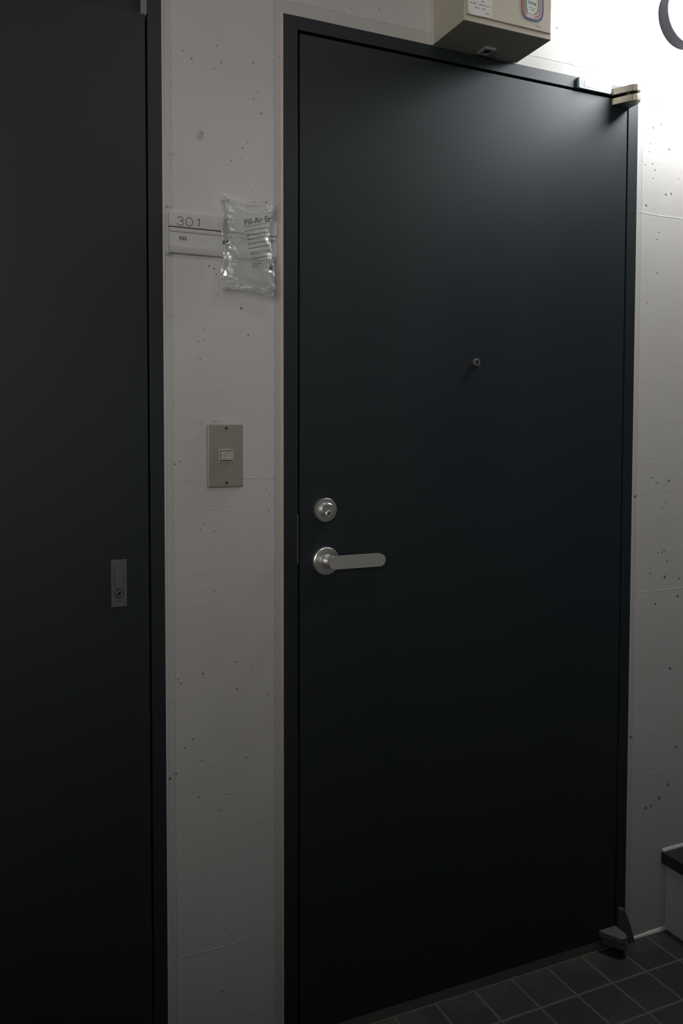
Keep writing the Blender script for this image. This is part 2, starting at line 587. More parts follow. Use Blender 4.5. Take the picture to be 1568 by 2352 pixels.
# ------------------------------------------------------------------ the corridor
# outer wall with the two door openings
H = 2.0520
W = 0.9015
PX0, PX1, PZ = -0.9300, -0.2375, 2.3300
bm = bmesh.new()
xs = [-2.40, PX0, PX1, 0.0, W, 2.60]
zs = [0.0, H, PZ, 2.50]
TH = 0.16
for i in range(len(xs) - 1):
    for k in range(len(zs) - 1):
        if (i == 1 and k < 2) or (i == 3 and k < 1):
            continue
        for y in (0.0, TH):
            bm.faces.new([bm.verts.new((x, y, z)) for x, z in ((xs[i], zs[k]), (xs[i + 1], zs[k]), (xs[i + 1], zs[k + 1]), (xs[i], zs[k + 1]))])
for (x0, x1, z1) in ((PX0, PX1, PZ), (0.0, W, H)):
    for q in (((x0, 0), (x0, z1)), ((x1, 0), (x1, z1)), ((x0, z1), (x1, z1))):
        (a, b), (c, d) = q
        bm.faces.new([bm.verts.new(v) for v in ((a, 0, b), (c, 0, d), (c, TH, d), (a, TH, b))])
bmesh.ops.remove_doubles(bm, verts=bm.verts, dist=1e-5)
tag(finish(bm, 'wall_back', M['wall'], None, 0), 'white painted concrete wall with pinholes around the dark doors', 'wall', None, 'structure')
tag(finish(B(-2.40, 2.60, -2.25, -2.10, 0.0, 1.23), 'added_parapet', M['opp'], None, 0), 'unseen parapet added to shade the lower wall and doors', 'wall', None, 'structure')  # unseen, added and sized to keep the fill light off the lower wall
tag(finish(B(-2.40, 2.60, -2.25, 0.20, -0.10, 0.0), 'floor', M['floor'], None, 0), 'dark grey square tile floor with pale grout', 'floor', None, 'structure')
tag(finish(B(-2.40, 2.60, -2.25, 0.20, 2.50, 2.62), 'ceiling', M['ceiling'], None, 0), 'painted corridor ceiling above the doors', 'ceiling', None, 'structure')

# ------------------------------------------------------------------ entrance door
YF = -0.0030           # front of frame and leaf
d1 = empty('door_1', (0.45, 0.0, 0.0), 'wide dark blue grey entrance door with lever handle and peephole', 'door', 'structure')
bm = bmesh.new()
FW = 0.0300
box(bm, 0.0005, FW, YF, 0.14, 0.0, H - 0.0005, 0.0010, 2)
finish(bm, 'door_jamb', M['door'], d1)
finish(B(W - FW, W - 0.0005, YF, 0.14, 0.0, H - 0.0005, bev=0.0010), 'door_jamb', M['door'], d1)
finish(B(FW, W - FW, YF, 0.14, H - 0.0265, H - 0.0005, bev=0.0008), 'door_head', M['door'], d1)
bm = B(FW, W - FW, -0.0025, 0.15, 0.0, 0.0225, bev=0.0012)
o = finish(bm, 'door_sill', M['sill'], d1)
tag(o, 'low dull metal threshold')
finish(B(0.012, W - 0.012, 0.050, 0.120, 0.0235, H - 0.012), 'door_stop', M['gap'], d1)
leaf = finish(B(0.0345, 0.8670, YF, 0.042, 0.0245, 2.0195, bev=0.0012), 'door_leaf', M['door'], d1)
# caulk beads where frame meets plaster
o = finish(B(-0.0065, 0.0004, -0.0024, 0.0015, 0.0, H + 0.001, bev=0.0012), 'caulk_bead', M['caulk'], d1)
tag(o, 'pale caulk line beside the jamb')
o = finish(B(W - 0.0004, W + 0.0045, -0.0022, 0.0015, 0.0, H + 0.001, bev=0.0010), 'caulk_bead', M['caulkgrey'], d1)
tag(o, 'pale caulk line beside the jamb')
# strike plate edge
o = finish(B(0.0284, 0.0308, YF - 0.0008, 0.012, 0.9880, 1.0865, bev=0.0005), 'strike_plate', M['flush'], d1)
tag(o, 'bright edge of the steel strike plate')
# peephole
pe = finish(lathe_y(bmesh.new(), 0.4480, 1.3990, [(0.0, 0.004), (0.0085, 0.004), (0.0085, YF - 0.0050), (0.0074, YF - 0.0068), (0.0048, YF - 0.0070), (0.0044, YF - 0.0048), (0.0, YF - 0.0046)], 12), 'peephole', M['hinge_low'], d1, 20)
tag(pe, 'small grey metal peephole')
finish(lathe_y(bmesh.new(), 0.4480, 1.3990, [(0.0040, YF - 0.0049), (0.0028, YF - 0.0062), (0.0, YF - 0.0067)], 24), 'lens', M['black'], pe)
# deadbolt lock
LX, LZ = 0.0875, 1.0930
lk = finish(lathe_y(bmesh.new(), LX, LZ, [(0.0, 0.0), (0.0235, 0.0), (0.0235, YF - 0.0030), (0.0228, YF - 0.0040), (0.0228, YF - 0.0050), (0.0240, YF - 0.0058), (0.0240, YF - 0.0085), (0.0225, YF - 0.0105), (0.0135, YF - 0.0112), (0.0, YF - 0.0112)]), 'deadbolt_lock', M['steel_round'], d1)
tag(lk, 'round satin steel lock above the handle')
cyl = finish(lathe_y(bmesh.new(), LX, LZ, [(0.0160, YF - 0.0105), (0.0150, YF - 0.0150), (0.0147, YF - 0.0195), (0.0128, YF - 0.0215), (0.0, YF - 0.0215)]), 'lock_cylinder', M['steel_round'], lk)
KZ = LZ - 0.0062
finish(lathe_y(bmesh.new(), LX, KZ, [(0.0068, YF - 0.0210), (0.0068, YF - 0.0226), (0.0058, YF - 0.0232), (0.0052, YF - 0.0222), (0.0, YF - 0.0222)], 32), 'lock_plug', M['steel_round'], lk)
bm = stroke(bmesh.new(), [(LX + .0003, KZ + .0036), (LX - .0002, KZ + .0018), (LX + .0010, KZ + .0002), (LX + .0004, KZ - .0016), (LX - .0007, KZ - .0034)], 0.0021, YF - 0.0227, YF - 0.0212)
finish(bm, 'keyhole', M['black'], lk)
# lever handle
RX, RZ = 0.0892, 0.9900
lv = finish(lathe_y(bmesh.new(), RX, RZ, [(0.0, 0.0), (0.0275, 0.0), (0.0285, YF - 0.0010), (0.0288, YF - 0.0050), (0.0280, YF - 0.0078), (0.0262, YF - 0.0090), (0.0160, YF - 0.0093), (0.0, YF - 0.0093)]), 'lever_handle', M['steel_round'], d1)
tag(lv, 'satin steel lever handle on round rose')
finish(lathe_y(bmesh.new(), RX, RZ, [(0.0142, YF - 0.0085), (0.0142, YF - 0.0105), (0.0128, YF - 0.0125), (0.0112, YF - 0.0190), (0.0104, YF - 0.0290), (0.0100, YF - 0.0400), (0.0, YF - 0.0402)]), 'neck', M['steel_round'], lv)
finish(prism_y(bmesh.new(), capsule(0.0758, 0.2012, 0.9922, 0.0127), -0.0515, -0.0405, 0.0018), 'lever', M['steel'], lv, 40)
# pivot hinges: plan is a plate that narrows to a rounded nose at the pivot
def hinge_plan(dx=0.0, dy=0.0, k=1.0):
    px, py = 0.8535, -0.0345
    p = [(0.8190, -0.0015), (0.8190, -0.0075)]
    p += [(0.8535 + 0.0148 * math.cos(math.radians(a)), -0.0350 + 0.0148 * math.sin(math.radians(a))) for a in range(200, 366, 12)]
    p += [(0.8705, -0.0060), (0.8700, -0.0015)]
    return [(px + (x - px) * k + dx, py + (y - py) * k + dy) for x, y in p]


h1 = finish(prism_z(bmesh.new(), hinge_plan(), 2.0250, 2.0405, 0.0012), 'pivot_hinge', M['hinge'], d1, 40)
tag(h1, 'champagne metal pivot hinge at the top right corner')
finish(prism_z(bmesh.new(), hinge_plan(), 2.0030, 2.0180, 0.0012), 'hinge_arm', M['hinge'], h1, 40)
bm = bmesh.new()
n = 24
bmesh.ops.create_cone(bm, cap_ends=True, segments=n, radius1=0.0085, radius2=0.0085, depth=0.012, matrix=Matrix.Translation((0.8535, -0.0350, 2.0215)))
finish(bm, 'hinge_pin', M['gap'], h1)
h2 = finish(prism_z(bmesh.new(), [(x, y) for x, y in hinge_plan(-0.004, -0.004)], 0.0370, 0.0520, 0.0020), 'pivot_hinge', M['hinge_low'], d1, 40)
tag(h2, 'scuffed grey pivot hinge at the foot of the door')
finish(prism_z(bmesh.new(), hinge_plan(0.002, -0.002, 0.93), 0.0200, 0.0320, 0.0020), 'hinge_arm', M['hinge_low'], h2, 40)
bm = bmesh.new()
bmesh.ops.create_cone(bm, cap_ends=True, segments=n, radius1=0.0085, radius2=0.0085, depth=0.040, matrix=Matrix.Translation((0.8515, -0.0390, 0.0200)))
finish(bm, 'hinge_pin', M['gap'], h2)
bm = prism_y(bmesh.new(), [(0.874, 0.0), (0.874, 0.088), (0.877, 0.093), (0.891, 0.089), (0.900, 0.066), (0.913, 0.036), (0.926, 0.0)], -0.0120, -0.0020, 0.0030)
o = finish(bm, 'jamb_foot', M['foot'], d1, 40)
tag(o, 'grey wedge shaped patch at the foot of the jamb')
# pale plaque stuck on the door head beside the hinge
pq = finish(prism_y(bmesh.new(), rrect(0.7165, 0.8110, 2.0250, 2.0505, 0.0030), -0.0100, -0.0030, 0.0008), 'plaque', M['plaque'], d1, 40)
tag(pq, 'small pale blue plaque on the door head')
finish(prism_y(bmesh.new(), rrect(0.7320, 0.7880, 2.0300, 2.0450, 0.0010), -0.0103, -0.0098), 'print_panel', M['plaque_face'], pq)

# ------------------------------------------------------------------ shaft door on the left
d2 = empty('door_2', (-0.58, 0.0, 0.0), 'dark blue grey shaft door with a flush pull, left of the strip', 'door', 'structure')
finish(B(PX1 - 0.0262, PX1 - 0.0005, YF, 0.14, 0.0, PZ - 0.001, bev=0.0010), 'door_jamb', M['door'], d2)
finish(B(PX0 + 0.0005, PX0 + 0.0262, YF, 0.14, 0.0, PZ - 0.001, bev=0.0010), 'door_jamb', M['door'], d2)
finish(B(PX0 + 0.0262, PX1 - 0.0262, YF, 0.14, PZ - 0.030, PZ - 0.001, bev=0.0010), 'door_head', M['door'], d2)
finish(B(PX0 + 0.030, PX1 - 0.0300, YF, 0.040, 0.012, 1.9965, bev=0.0012), 'door_leaf', M['door'], d2)
finish(B(PX0 + 0.0262, PX1 - 0.0262, 0.050, 0.075, 0.0, PZ - 0.030), 'transom_panel', M['door'], d2)
o = finish(B(PX1 - 0.0265, PX1 - 0.0255, YF + 0.004, 0.050, 2.0000, PZ - 0.03), 'lit_jamb_face', M['caulkgrey'], d2)  # light falling on the jamb's inner face, put in as a pale strip
tag(o, 'inner jamb face over the leaf, side light painted as a pale strip')
o = finish(B(PX1 - 0.0004, PX1 + 0.0042, -0.0022, 0.0015, 0.0, 2.49, bev=0.0010), 'caulk_bead', M['caulkgrey'], d2)
tag(o, 'pale caulk line beside the jamb')
fp = finish(prism_y(bmesh.new(), rrect(-0.3372, -0.3088, 0.9318, 1.0176, 0.0014, 3), YF - 0.0030, YF + 0.001, 0.0008), 'flush_pull', M['flush'], d2, 40)
tag(fp, 'dull grey metal flush pull with round lock')
yp = YF - 0.0030
finish(stroke(bmesh.new(), [(-0.3312, 0.9655), (-0.3140, 0.9655), (-0.3140, 1.0030), (-0.3312, 1.0030)], 0.0008, yp - 0.0003, yp + 0.0005, True), 'groove', M['ink'], fp)
finish(prism_y(bmesh.new(), rrect(-0.3300, -0.3152, 0.9668, 1.0018, 0.0012, 3), yp - 0.0010, yp + 0.0005, 0.0005), 'push_tab', M['flush'], fp, 40)
finish(lathe_y(bmesh.new(), -0.3230, 0.9560, [(0.0078, yp + 0.0005), (0.0078, yp - 0.0006), (0.0064, yp - 0.0006), (0.0, yp - 0.0006)], 32), 'lock_ring', M['black'], fp)
finish(lathe_y(bmesh.new(), -0.3230, 0.9560, [(0.0062, yp + 0.0005), (0.0062, yp - 0.0026), (0.0052, yp - 0.0032), (0.0036, yp - 0.0028), (0.0030, yp - 0.0008)], 32), 'lock_barrel', M['flush'], fp)
finish(lathe_y(bmesh.new(), -0.3230, 0.9560, [(0.0036, yp - 0.0004), (0.0034, yp - 0.0016), (0.0, yp - 0.0016)], 24), 'keyhole', M['black'], fp)
bm = bmesh.new()
for x0, x1, z0, z1 in ((-.3298, -.3288, .9408, .9440), (-.3288, -.3276, .9440, .9408), (-.3262, -.3262, .9412, .9438), (-.3240, -.3228, .9412, .9438), (-.3216, -.3216, .9412, .9438), (-.3200, -.3186, .9426, .9426), (-.3172, -.3160, .9410, .9438)):
    stroke(bm, [(x0, z0), (x1 + 1e-5, z1)], 0.0005, yp - 0.0002, yp + 0.0004)
finish(bm, 'stamped_mark', M['ink'], fp)

# ------------------------------------------------------------------ caulk runs of the building
bm = bmesh.new()
pts = [(0.905 + 0.128 * i / 24) for i in range(25)]
prev = None
for i, x in enumerate(pts):
    t = 0.0035 + 0.0035 * max(0, (x - 0.93)) / 0.1 + 0.0010 * noise.noise(Vector((x * 90, 0, 0)))
    ring = [bm.verts.new((x, 0.001, 0.0)), bm.verts.new((x, -t, -0.0005)), bm.verts.new((x, -t * 0.6, t * 0.8)), bm.verts.new((x, 0.001, t * 1.1))]
    if prev:
        for k in range(4):
            bm.faces.new((prev[k], prev[(k + 1) % 4], ring[(k + 1) % 4], ring[k]))
    else:
        bm.faces.new(ring)
    prev = ring
bm.faces.new(prev[::-1])
tag(finish(bm, 'trim_1', M['white_caulk']), 'white caulk line where the tiled floor meets the wall', 'caulk', None, 'structure')

# ------------------------------------------------------------------ stair beside the door
st = empty('staircase', (1.35, -0.55, 0.0), 'stair with dark tile tread at the lower right edge', 'stairs', 'structure')
SX, SZ = 1.0335, 0.2015
finish(B(SX, SX + 0.30, -1.30, -0.0005, 0.0, SZ - 0.030, bev=0.002), 'riser', M['stairpaint'], st)
tr = finish(B(SX - 0.0150, SX + 0.28, -1.30, -0.0005, SZ - 0.030, SZ, bev=0.0018), 'tread', M['tread'], st)
finish(B(SX + 0.272, SX + 0.58, -1.30, -0.0005, SZ + 0.0005, 2 * SZ - 0.030, bev=0.002), 'riser', M['stairpaint'], st)
finish(B(SX + 0.258, SX + 0.58, -1.30, -0.0005, 2 * SZ - 0.030, 2 * SZ, bev=0.0018), 'tread', M['tread'], st)
bm = bmesh.new()
prev = None
for i in range(25):
    x = SX - 0.012 + 0.26 * i / 24
    t = 0.0050 + 0.0010 * noise.noise(Vector((x * 90, 3, 0)))
    ring = [bm.verts.new((x, 0.0005, SZ - 0.0005)), bm.verts.new((x, -t, SZ - 0.0005)), bm.verts.new((x, -t * 0.6, SZ + t * 0.8)), bm.verts.new((x, 0.0005, SZ + t * 1.2))]
    if prev:
        for k in range(4):
            bm.faces.new((prev[k], prev[(k + 1) % 4], ring[(k + 1) % 4], ring[k]))
    else:
        bm.faces.new(ring)
    prev = ring
bm.faces.new(prev[::-1])
tag(finish(bm, 'caulk_bead', M['white_caulk'], st), 'white caulk line between tread and wall')

# ------------------------------------------------------------------ wall lamp
LMX, LMZ, LR = 1.0330, 2.2420, 0.0715
lamp = empty('wall_lamp', (LMX, 0.0, LMZ), 'lit round wall lamp with grey housing at the top right', 'lamp')
finish(lathe_y(bmesh.new(), LMX, LMZ, [(0.0, -0.0005), (LR, -0.0005), (LR, -0.0200), (LR - 0.0015, -0.0265), (LR - 0.0060, -0.0280), (0.0, -0.0280)]), 'housing', M['lampbase'], lamp)
prof = [(0.0655, -0.0275), (0.0660, -0.0340), (0.0690, -0.0480), (0.0790, -0.0800), (0.0880, -0.1150), (0.0920, -0.1550), (0.0915, -0.1900)]
for i in range(1, 13):
    a = math.radians(90 * i / 12)
    prof.append((0.0915 * math.cos(a) if i < 12 else 0.0, -0.1900 - 0.0700 * math.sin(a)))
finish(lathe_y(bmesh.new(), LMX, LMZ, prof), 'glass_globe', M['opal'], lamp)

# ------------------------------------------------------------------ meter box over the door
BX0, BX1, BD, BZ0, BZ1 = 0.3362, 0.5500, 0.1155, 2.0530, 2.4300
mb = empty('meter_box', (0.443, 0.0, BZ0), 'beige metal meter box on the wall above the door', 'box')
finish(B(BX0, BX1, -BD + 0.003, -0.0005, BZ0, BZ1, bev=0.0022), 'box_body', M['box'], mb)
tag(finish(B(BX0 - 0.0030, BX0 + 0.0004, -0.0030, 0.0010, BZ0 - 0.0005, BZ1, bev=0.0012), 'caulk_bead', M['caulkgrey'], mb), 'pale caulk line along the wall edge')
lid = finish(B(BX0 + 0.0040, BX1 - 0.0042, -BD, -BD + 0.0060, BZ0 + 0.0115, BZ1 - 0.012, bev=0.0012), 'front_cover', M['box'], mb)
finish(stroke(bmesh.new(), [(BX0 + 0.0034, BZ1 - 0.0114), (BX0 + 0.0034, BZ0 + 0.0109), (BX1 - 0.0036, BZ0 + 0.0109), (BX1 - 0.0036, BZ1 - 0.0114)], 0.0012, -BD + 0.0026, -BD + 0.0040, True), 'cover_seam', M['seam'], mb)
yl = -BD
sheet = finish(prism_y(bmesh.new(), [(0.3432, 2.0700), (0.3500, 2.0642), (0.3985, 2.0660), (0.4005, 2.1500), (0.3425, 2.1500)], yl - 0.0008, yl + 0.0004), 'info_sheet', M['sheet'], mb)
tag(sheet, 'white paper sheet with rows of small writing')
bm = bmesh.new()
rnd = random.Random(5)
for k in range(11):
    z = 2.0725 + k * 0.0072
    x = 0.3465 + (0.020 if k == 0 else 0.0)
    while x < 0.394:
        l = rnd.uniform(0.0025, 0.0075)
        if rnd.random() < 0.62:
            x1 = min(x + l, 0.3965)
            nn = 6
            stroke(bm, [(x + (x1 - x) * i / nn, z + rnd.uniform(-0.0011, 0.0011)) for i in range(nn + 1)], 0.0011, yl - 0.0011, yl - 0.0006)
        x += l + rnd.uniform(0.001, 0.003)
finish(bm, 'written_lines', M['greyink'], sheet)
# badge sticker
def badge(k, cx=0.4985, cz=2.1125, w=0.0275, h=0.0325, slant=0.10):
    p = []
    for i in range(64):
        a = 2 * math.pi * i / 64
        c, s = math.cos(a), math.sin(a)
        e = 0.62
        x = math.copysign(abs(c) ** e, c) * w * k
        z = math.copysign(abs(s) ** e, s) * h * k
        p.append((cx + x, cz + z))
    return p


bd = finish(prism_y(bmesh.new(), badge(1.0), yl - 0.0010, yl + 0.0005), 'sticker', M['blue'], mb)
tag(bd, 'rounded badge sticker with blue edge and red and green rings')
finish(prism_y(bmesh.new(), badge(0.88, 0.4968, 2.1130), yl - 0.0012, yl - 0.0008), 'pale_ring', M['pink'], bd)
bm = bmesh.new()
rb = badge(0.76, 0.4968, 2.1130)
stroke(bm, rb[22:44], 0.0040, yl - 0.0014, yl - 0.0010)
stroke(bm, rb[50:] + rb[:10], 0.0036, yl - 0.0014, yl - 0.0010)
finish(bm, 'red_ring', M['red'], bd)
finish(prism_y(bmesh.new(), badge(0.60, 0.4968, 2.1130), yl - 0.0016, yl - 0.0010), 'white_centre', M['white'], bd)
bm = bmesh.new()
gb = badge(0.56, 0.4968, 2.1130)
stroke(bm, gb[20:42], 0.0028, yl - 0.0019, yl - 0.0014)
stroke(bm, gb[50:] + gb[:8], 0.0028, yl - 0.0019, yl - 0.0014)
finish(bm, 'green_arcs', M['green'], bd)
bm = bmesh.new()
zz = [(0, -1), (0.05, 1), (0.2, -0.6), (0.33, 1), (0.38, -1), (0.46, 0.9), (0.56, -0.9), (0.64, 0.9), (0.72, -0.9), (0.82, 1), (0.88, -0.1), (1.0, 1), (0.9, -1)]
stroke(bm, [(0.4880 + 0.0180 * a, 2.1160 - 0.0030 * a + 0.0030 * b) for a, b in zz], 0.0017, yl - 0.0019, yl - 0.0014)
for k, (a, b, z) in enumerate(((0.489, 0.4955, 2.1065), (0.4975, 0.5045, 2.1052), (0.4925, 0.5020, 2.1015))):
    stroke(bm, [(a, z), (b, z - 0.0008)], 0.0009, yl - 0.0019, yl - 0.0014)
finish(bm, 'badge_lettering', M['greyink'], bd)
bm = bmesh.new()
for x0, x1 in ((.5085, .5105), (.5115, .5140), (.5150, .5170), (.5180, .5200)):
    stroke(bm, [(x0, 2.0735), (x1, 2.0731)], 0.0016, yl - 0.0004, yl + 0.0003)
stroke(bm, [(.5125, 2.0785), (.5150, 2.0783)], 0.0012, yl - 0.0004, yl + 0.0003)
finish(bm, 'stamped_mark', M['seam'], lid)
# little locking tab under the box
bm = bmesh.new()
zt = BZ0
for (x0, x1, y0, y1) in ((.4400, .4460, -.0400, -.0110), (.4460, .4620, -.0170, -.0110), (.4460, .4620, -.0400, -.0340), (.4620, .4670, -.0400, -.0110)):
    box(bm, x0, x1, y0, y1, zt - 0.0045, zt + 0.0004)
tb = finish(bm, 'lock_tab', M['alu'], mb)
finish(B(.4460, .4620, -.0340, -.0170, zt - 0.0015, zt + 0.0004), 'hole', M['black'], tb)

# ------------------------------------------------------------------ number plate 301
PXL, PXR = -0.2270, -0.0150
pl = empty('nameplate', (-0.121, 0.0, 1.5760), 'grey metal nameplate reading 301 between the doors', 'nameplate')
def pend(z0, z1, r):
    return [(PXL, z0), (PXR - r, z0)] + [(PXR - r + r * math.cos(math.radians(a)), (z0 + z1) / 2 + (z1 - z0) / 2 * math.sin(math.radians(a))) for a in range(-75, 90, 15)] + [(PXR - r, z1), (PXL, z1)]


strip = finish(prism_y(bmesh.new(), pend(1.6248, 1.6512, 0.003), -0.0072, -0.0005, 0.0006), 'number_strip', M['alu'], pl, 40)
bm = bmesh.new()
yn0, yn1 = -0.0075, -0.0068
d3 = arc(-0.2062, 1.6388, 0.0052, 0.0039, 160, -80, 20) + arc(-0.2062, 1.6316, 0.0060, 0.0044, 85, -165, 24)
stroke(bm, d3, 0.00115, yn0, yn1)
finish(bm, 'digit', M['ink'], strip)
finish(stroke(bmesh.new(), arc(-0.1893, 1.6350, 0.0064, 0.0076, 0, 349, 40), 0.00115, yn0, yn1, True), 'digit', M['ink'], strip)
finish(stroke(stroke(bmesh.new(), [(-0.1702, 1.6424), (-0.1703, 1.6282)], 0.0013, yn0, yn1), [(-0.1737, 1.6402), (-0.1702, 1.6424)], 0.00115, yn0, yn1), 'digit', M['ink'], strip)
finish(B(PXL + 0.0006, PXR - 0.004, -0.0030, -0.0004, 1.6205, 1.6260), 'groove_shade', M['ink'], pl)  # dark strip, the shade in the gap between the strips put into colour
holder = finish(prism_y(bmesh.new(), pend(1.5765, 1.6225, 0.004), -0.0060, -0.0005, 0.0006), 'name_holder', M['alu'], pl, 40)
finish(B(PXL + 0.0005, PXR - 0.004, -0.0100, -0.0055, 1.6150, 1.6222, bev=0.0010), 'holder_lip', M['alu'], holder)
bm = bmesh.new()
# lower lip with a sloping shelf
a = [(-0.0100, 1.5908), (-0.0055, 1.5908), (-0.0005, 1.5770), (-0.0085, 1.5768), (-0.0112, 1.5848)]
fa = [bm.verts.new((PXL + 0.0005, y, z)) for y, z in a]
fb = [bm.verts.new((PXR - 0.004, y, z)) for y, z in a]
bm.faces.new(fa)
bm.faces.new(fb[::-1])
for i in range(5):
    bm.faces.new((fa[i], fa[(i + 1) % 5], fb[(i + 1) % 5], fb[i]))
finish(bm, 'holder_lip', M['alu'], holder)
ins = finish(B(PXL + 0.002, PXR - 0.006, -0.0072, -0.0058, 1.5902, 1.6155), 'paper_insert', M['paper'], pl)
bm = bmesh.new()
cx, cz = -0.2013, 1.6040
stroke(bm, arc(cx, cz, 0.0058, 0.0040, 125, 235, 12), 0.0015, -0.0076, -0.0068)
stroke(bm, arc(cx, cz, 0.0058, 0.0040, 55, -55, 12), 0.0015, -0.0076, -0.0068)
stroke(bm, arc(cx, cz + 0.0013, 0.0020, 0.0014, 20, 250, 12) + arc(cx, cz - 0.0013, 0.0020, 0.0014, 90, -160, 12), 0.0011, -0.0076, -0.0068)
finish(bm, 'round_mark', M['inkblack'], ins)

# ------------------------------------------------------------------ door bell
db = empty('doorbell', (-0.1213, 0.0, 1.2040), 'bronze grey doorbell plate with small cream button', 'doorbell')
finish(B(-0.1562, -0.0862, -0.0070, -0.0004, 1.1435, 1.2642, bev=0.0030, seg=3), 'plate', M['bell'], db, 50)
for z in (1.2560, 1.1525):
    sc_ = finish(lathe_y(bmesh.new(), -0.1190, z, [(0.0037, -0.0066), (0.0037, -0.0074), (0.0030, -0.0080), (0.0012, -0.0078), (0.0, -0.0074)], 24), 'screw', M['hinge_low'], db)
    finish(stroke(stroke(bmesh.new(), [(-0.1207, z), (-0.1173, z + 1e-5)], 0.0010, -0.0083, -0.0074), [(-0.1190, z - 0.0017), (-0.1190 + 1e-5, z + 0.0017)], 0.0010, -0.0083, -0.0074), 'screw_slot', M['black'], sc_)
bz = bmesh.new()
for q in ((-0.1340, -0.1052, 1.2136, 1.2160), (-0.1340, -0.1052, 1.1917, 1.1935), (-0.1340, -0.1316, 1.1934, 1.2137), (-0.1066, -0.1052, 1.1934, 1.2137)):
    box(bz, q[0], q[1], -0.0092, -0.0060, q[2], q[3], 0.0004, 1)
bez = finish(bz, 'button_frame', M['button'], db)
finish(B(-0.1317, -0.1065, -0.0072, -0.0058, 1.1934, 1.2137), 'frame_recess', M['ink'], bez)
bt = finish(B(-0.1308, -0.1070, -0.0118, -0.0065, 1.1950, 1.2122, bev=0.0012), 'button', M['button'], db)
finish(lathe_y(bmesh.new(), -0.1185, 1.2045, [(0.0070, -0.0115), (0.0066, -0.0136), (0.0060, -0.0136), (0.0050, -0.0124), (0.0, -0.0121)], 36), 'round_dimple', M['button'], bt)

# ------------------------------------------------------------------ air pillow hanging over the nameplate
T_ = [(-.1349,1.6914),(-.1200,1.6877),(-.1036,1.6832),(-.0811,1.6775),(-.0643,1.6792),(-.0494,1.6810),(-.0373,1.6837),(-.0268,1.6882)]
R_ = [(-.0268,1.6882),(-.0308,1.6738),(-.0335,1.6596),(-.0362,1.6389),(-.0376,1.6266),(-.0370,1.6127),(-.0340,1.5852),(-.0312,1.5668),(-.0305,1.5389),(-.0313,1.5164),(-.0360,1.5046)]
B_ = [(-.1423,1.5129),(-.1235,1.5133),(-.1041,1.5128),(-.0845,1.5112),(-.0647,1.5092),(-.0517,1.5066),(-.0360,1.5046)]
L_ = [(-.1349,1.6914),(-.1354,1.6733),(-.1297,1.6550),(-.1322,1.6403),(-.1328,1.6130),(-.1300,1.5906),(-.1300,1.5752),(-.1344,1.5585),(-.1364,1.5447),(-.1398,1.5263),(-.1423,1.5129)]


def along(poly, t):
    ln = [0.0]
    for a, b in zip(poly, poly[1:]):
        ln.append(ln[-1] + math.dist(a, b))
    s = t * ln[-1]
    for i in range(len(poly) - 1):
        if s <= ln[i + 1] or i == len(poly) - 2:
            k = (s - ln[i]) / (ln[i + 1] - ln[i])
            return Vector((poly[i][0] + (poly[i + 1][0] - poly[i][0]) * k, poly[i][1] + (poly[i + 1][1] - poly[i][1]) * k))


def coons(u, v):
    t, b, l, r = along(T_, u), along(B_, u), along(L_, v), along(R_, v)
    bl = (Vector(T_[0]) * (1 - u) * (1 - v) + Vector(T_[-1]) * u * (1 - v) + Vector(B_[0]) * (1 - u) * v + Vector(B_[-1]) * u * v)
    return t * (1 - v) + b * v + l * (1 - u) + r * u - bl


PYC = -0.0300
NU, NV = 64, 96


def puff(u, v):
    def e(t, m0, m1):
        return max(0.0, min(1.0, (t - m0) / (1 - m0 - m1)))
    a, b = e(u, 0.045, 0.045), e(v, 0.030, 0.075)
    ga, gb = 4 * a * (1 - a), 4 * b * (1 - b)
    return (ga ** 0.50) * (gb ** 0.38)


def crinkle(u, v, seed):
    near = max(0.0, 1 - min(u, 1 - u) / 0.26) ** 1.0 + 0.8 * max(0.0, 1 - min(v, 1 - v) / 0.16)
    p = Vector((u * 5.0, v * 17.0, seed))
    q = Vector((u * 14.0, v * 34.0, seed + 7))
    return near * (0.0042 * noise.noise(p) + 0.0022 * noise.noise(q))


bm = bmesh.new()
fr, bk = {}, {}
for i in range(NU + 1):
    for j in range(NV + 1):
        u, v = i / NU, j / NV
        c = coons(u, v)
        h = puff(u, v)
        sag = 0.004 * math.sin(v * 5.0) + 0.003 * math.sin(u * 4 + 1)
        y = PYC + sag
        edge = i in (0, NU) or j in (0, NV)
        cr = crinkle(u, v, 1.3)
        fr[i, j] = bm.verts.new((c.x, y - 0.0185 * h + cr, c.y))
        bk[i, j] = fr[i, j] if edge else bm.verts.new((c.x, y + 0.0185 * h + cr + 0.0012 * (h < 1e-4) + 0.35 * crinkle(u, v, 9.1) * (h > 1e-4), c.y))
for i in range(NU):
    for j in range(NV):
        bm.faces.new((fr[i, j], fr[i + 1, j], fr[i + 1, j + 1], fr[i, j + 1]))
        q = (bk[i, j], bk[i, j + 1], bk[i + 1, j + 1], bk[i + 1, j])
        bm.faces.new(q)
bmf = bmesh.new()
vv = {k: bmf.verts.new(p.co) for k, p in fr.items()}
for i in range(NU):
    for j in range(NV):
        bmf.faces.new((vv[i, j], vv[i + 1, j], vv[i + 1, j + 1], vv[i, j + 1]))
bvh = BVHTree.FromBMesh(bmf)
bmf.free()
ap = empty('air_pillow', (-0.085, PYC, 1.600), 'clear inflated plastic air pillow with green print over the nameplate', 'packaging')
pb = finish(bm, 'plastic_film', M['film'], ap, 60)


def on_film(x, z, off=0.0005):
    hit = bvh.ray_cast(Vector((x, -0.5, z)), Vector((0, 1, 0)))
    return Vector((x, (hit[0].y if hit[0] is not None else PYC) - off, z))


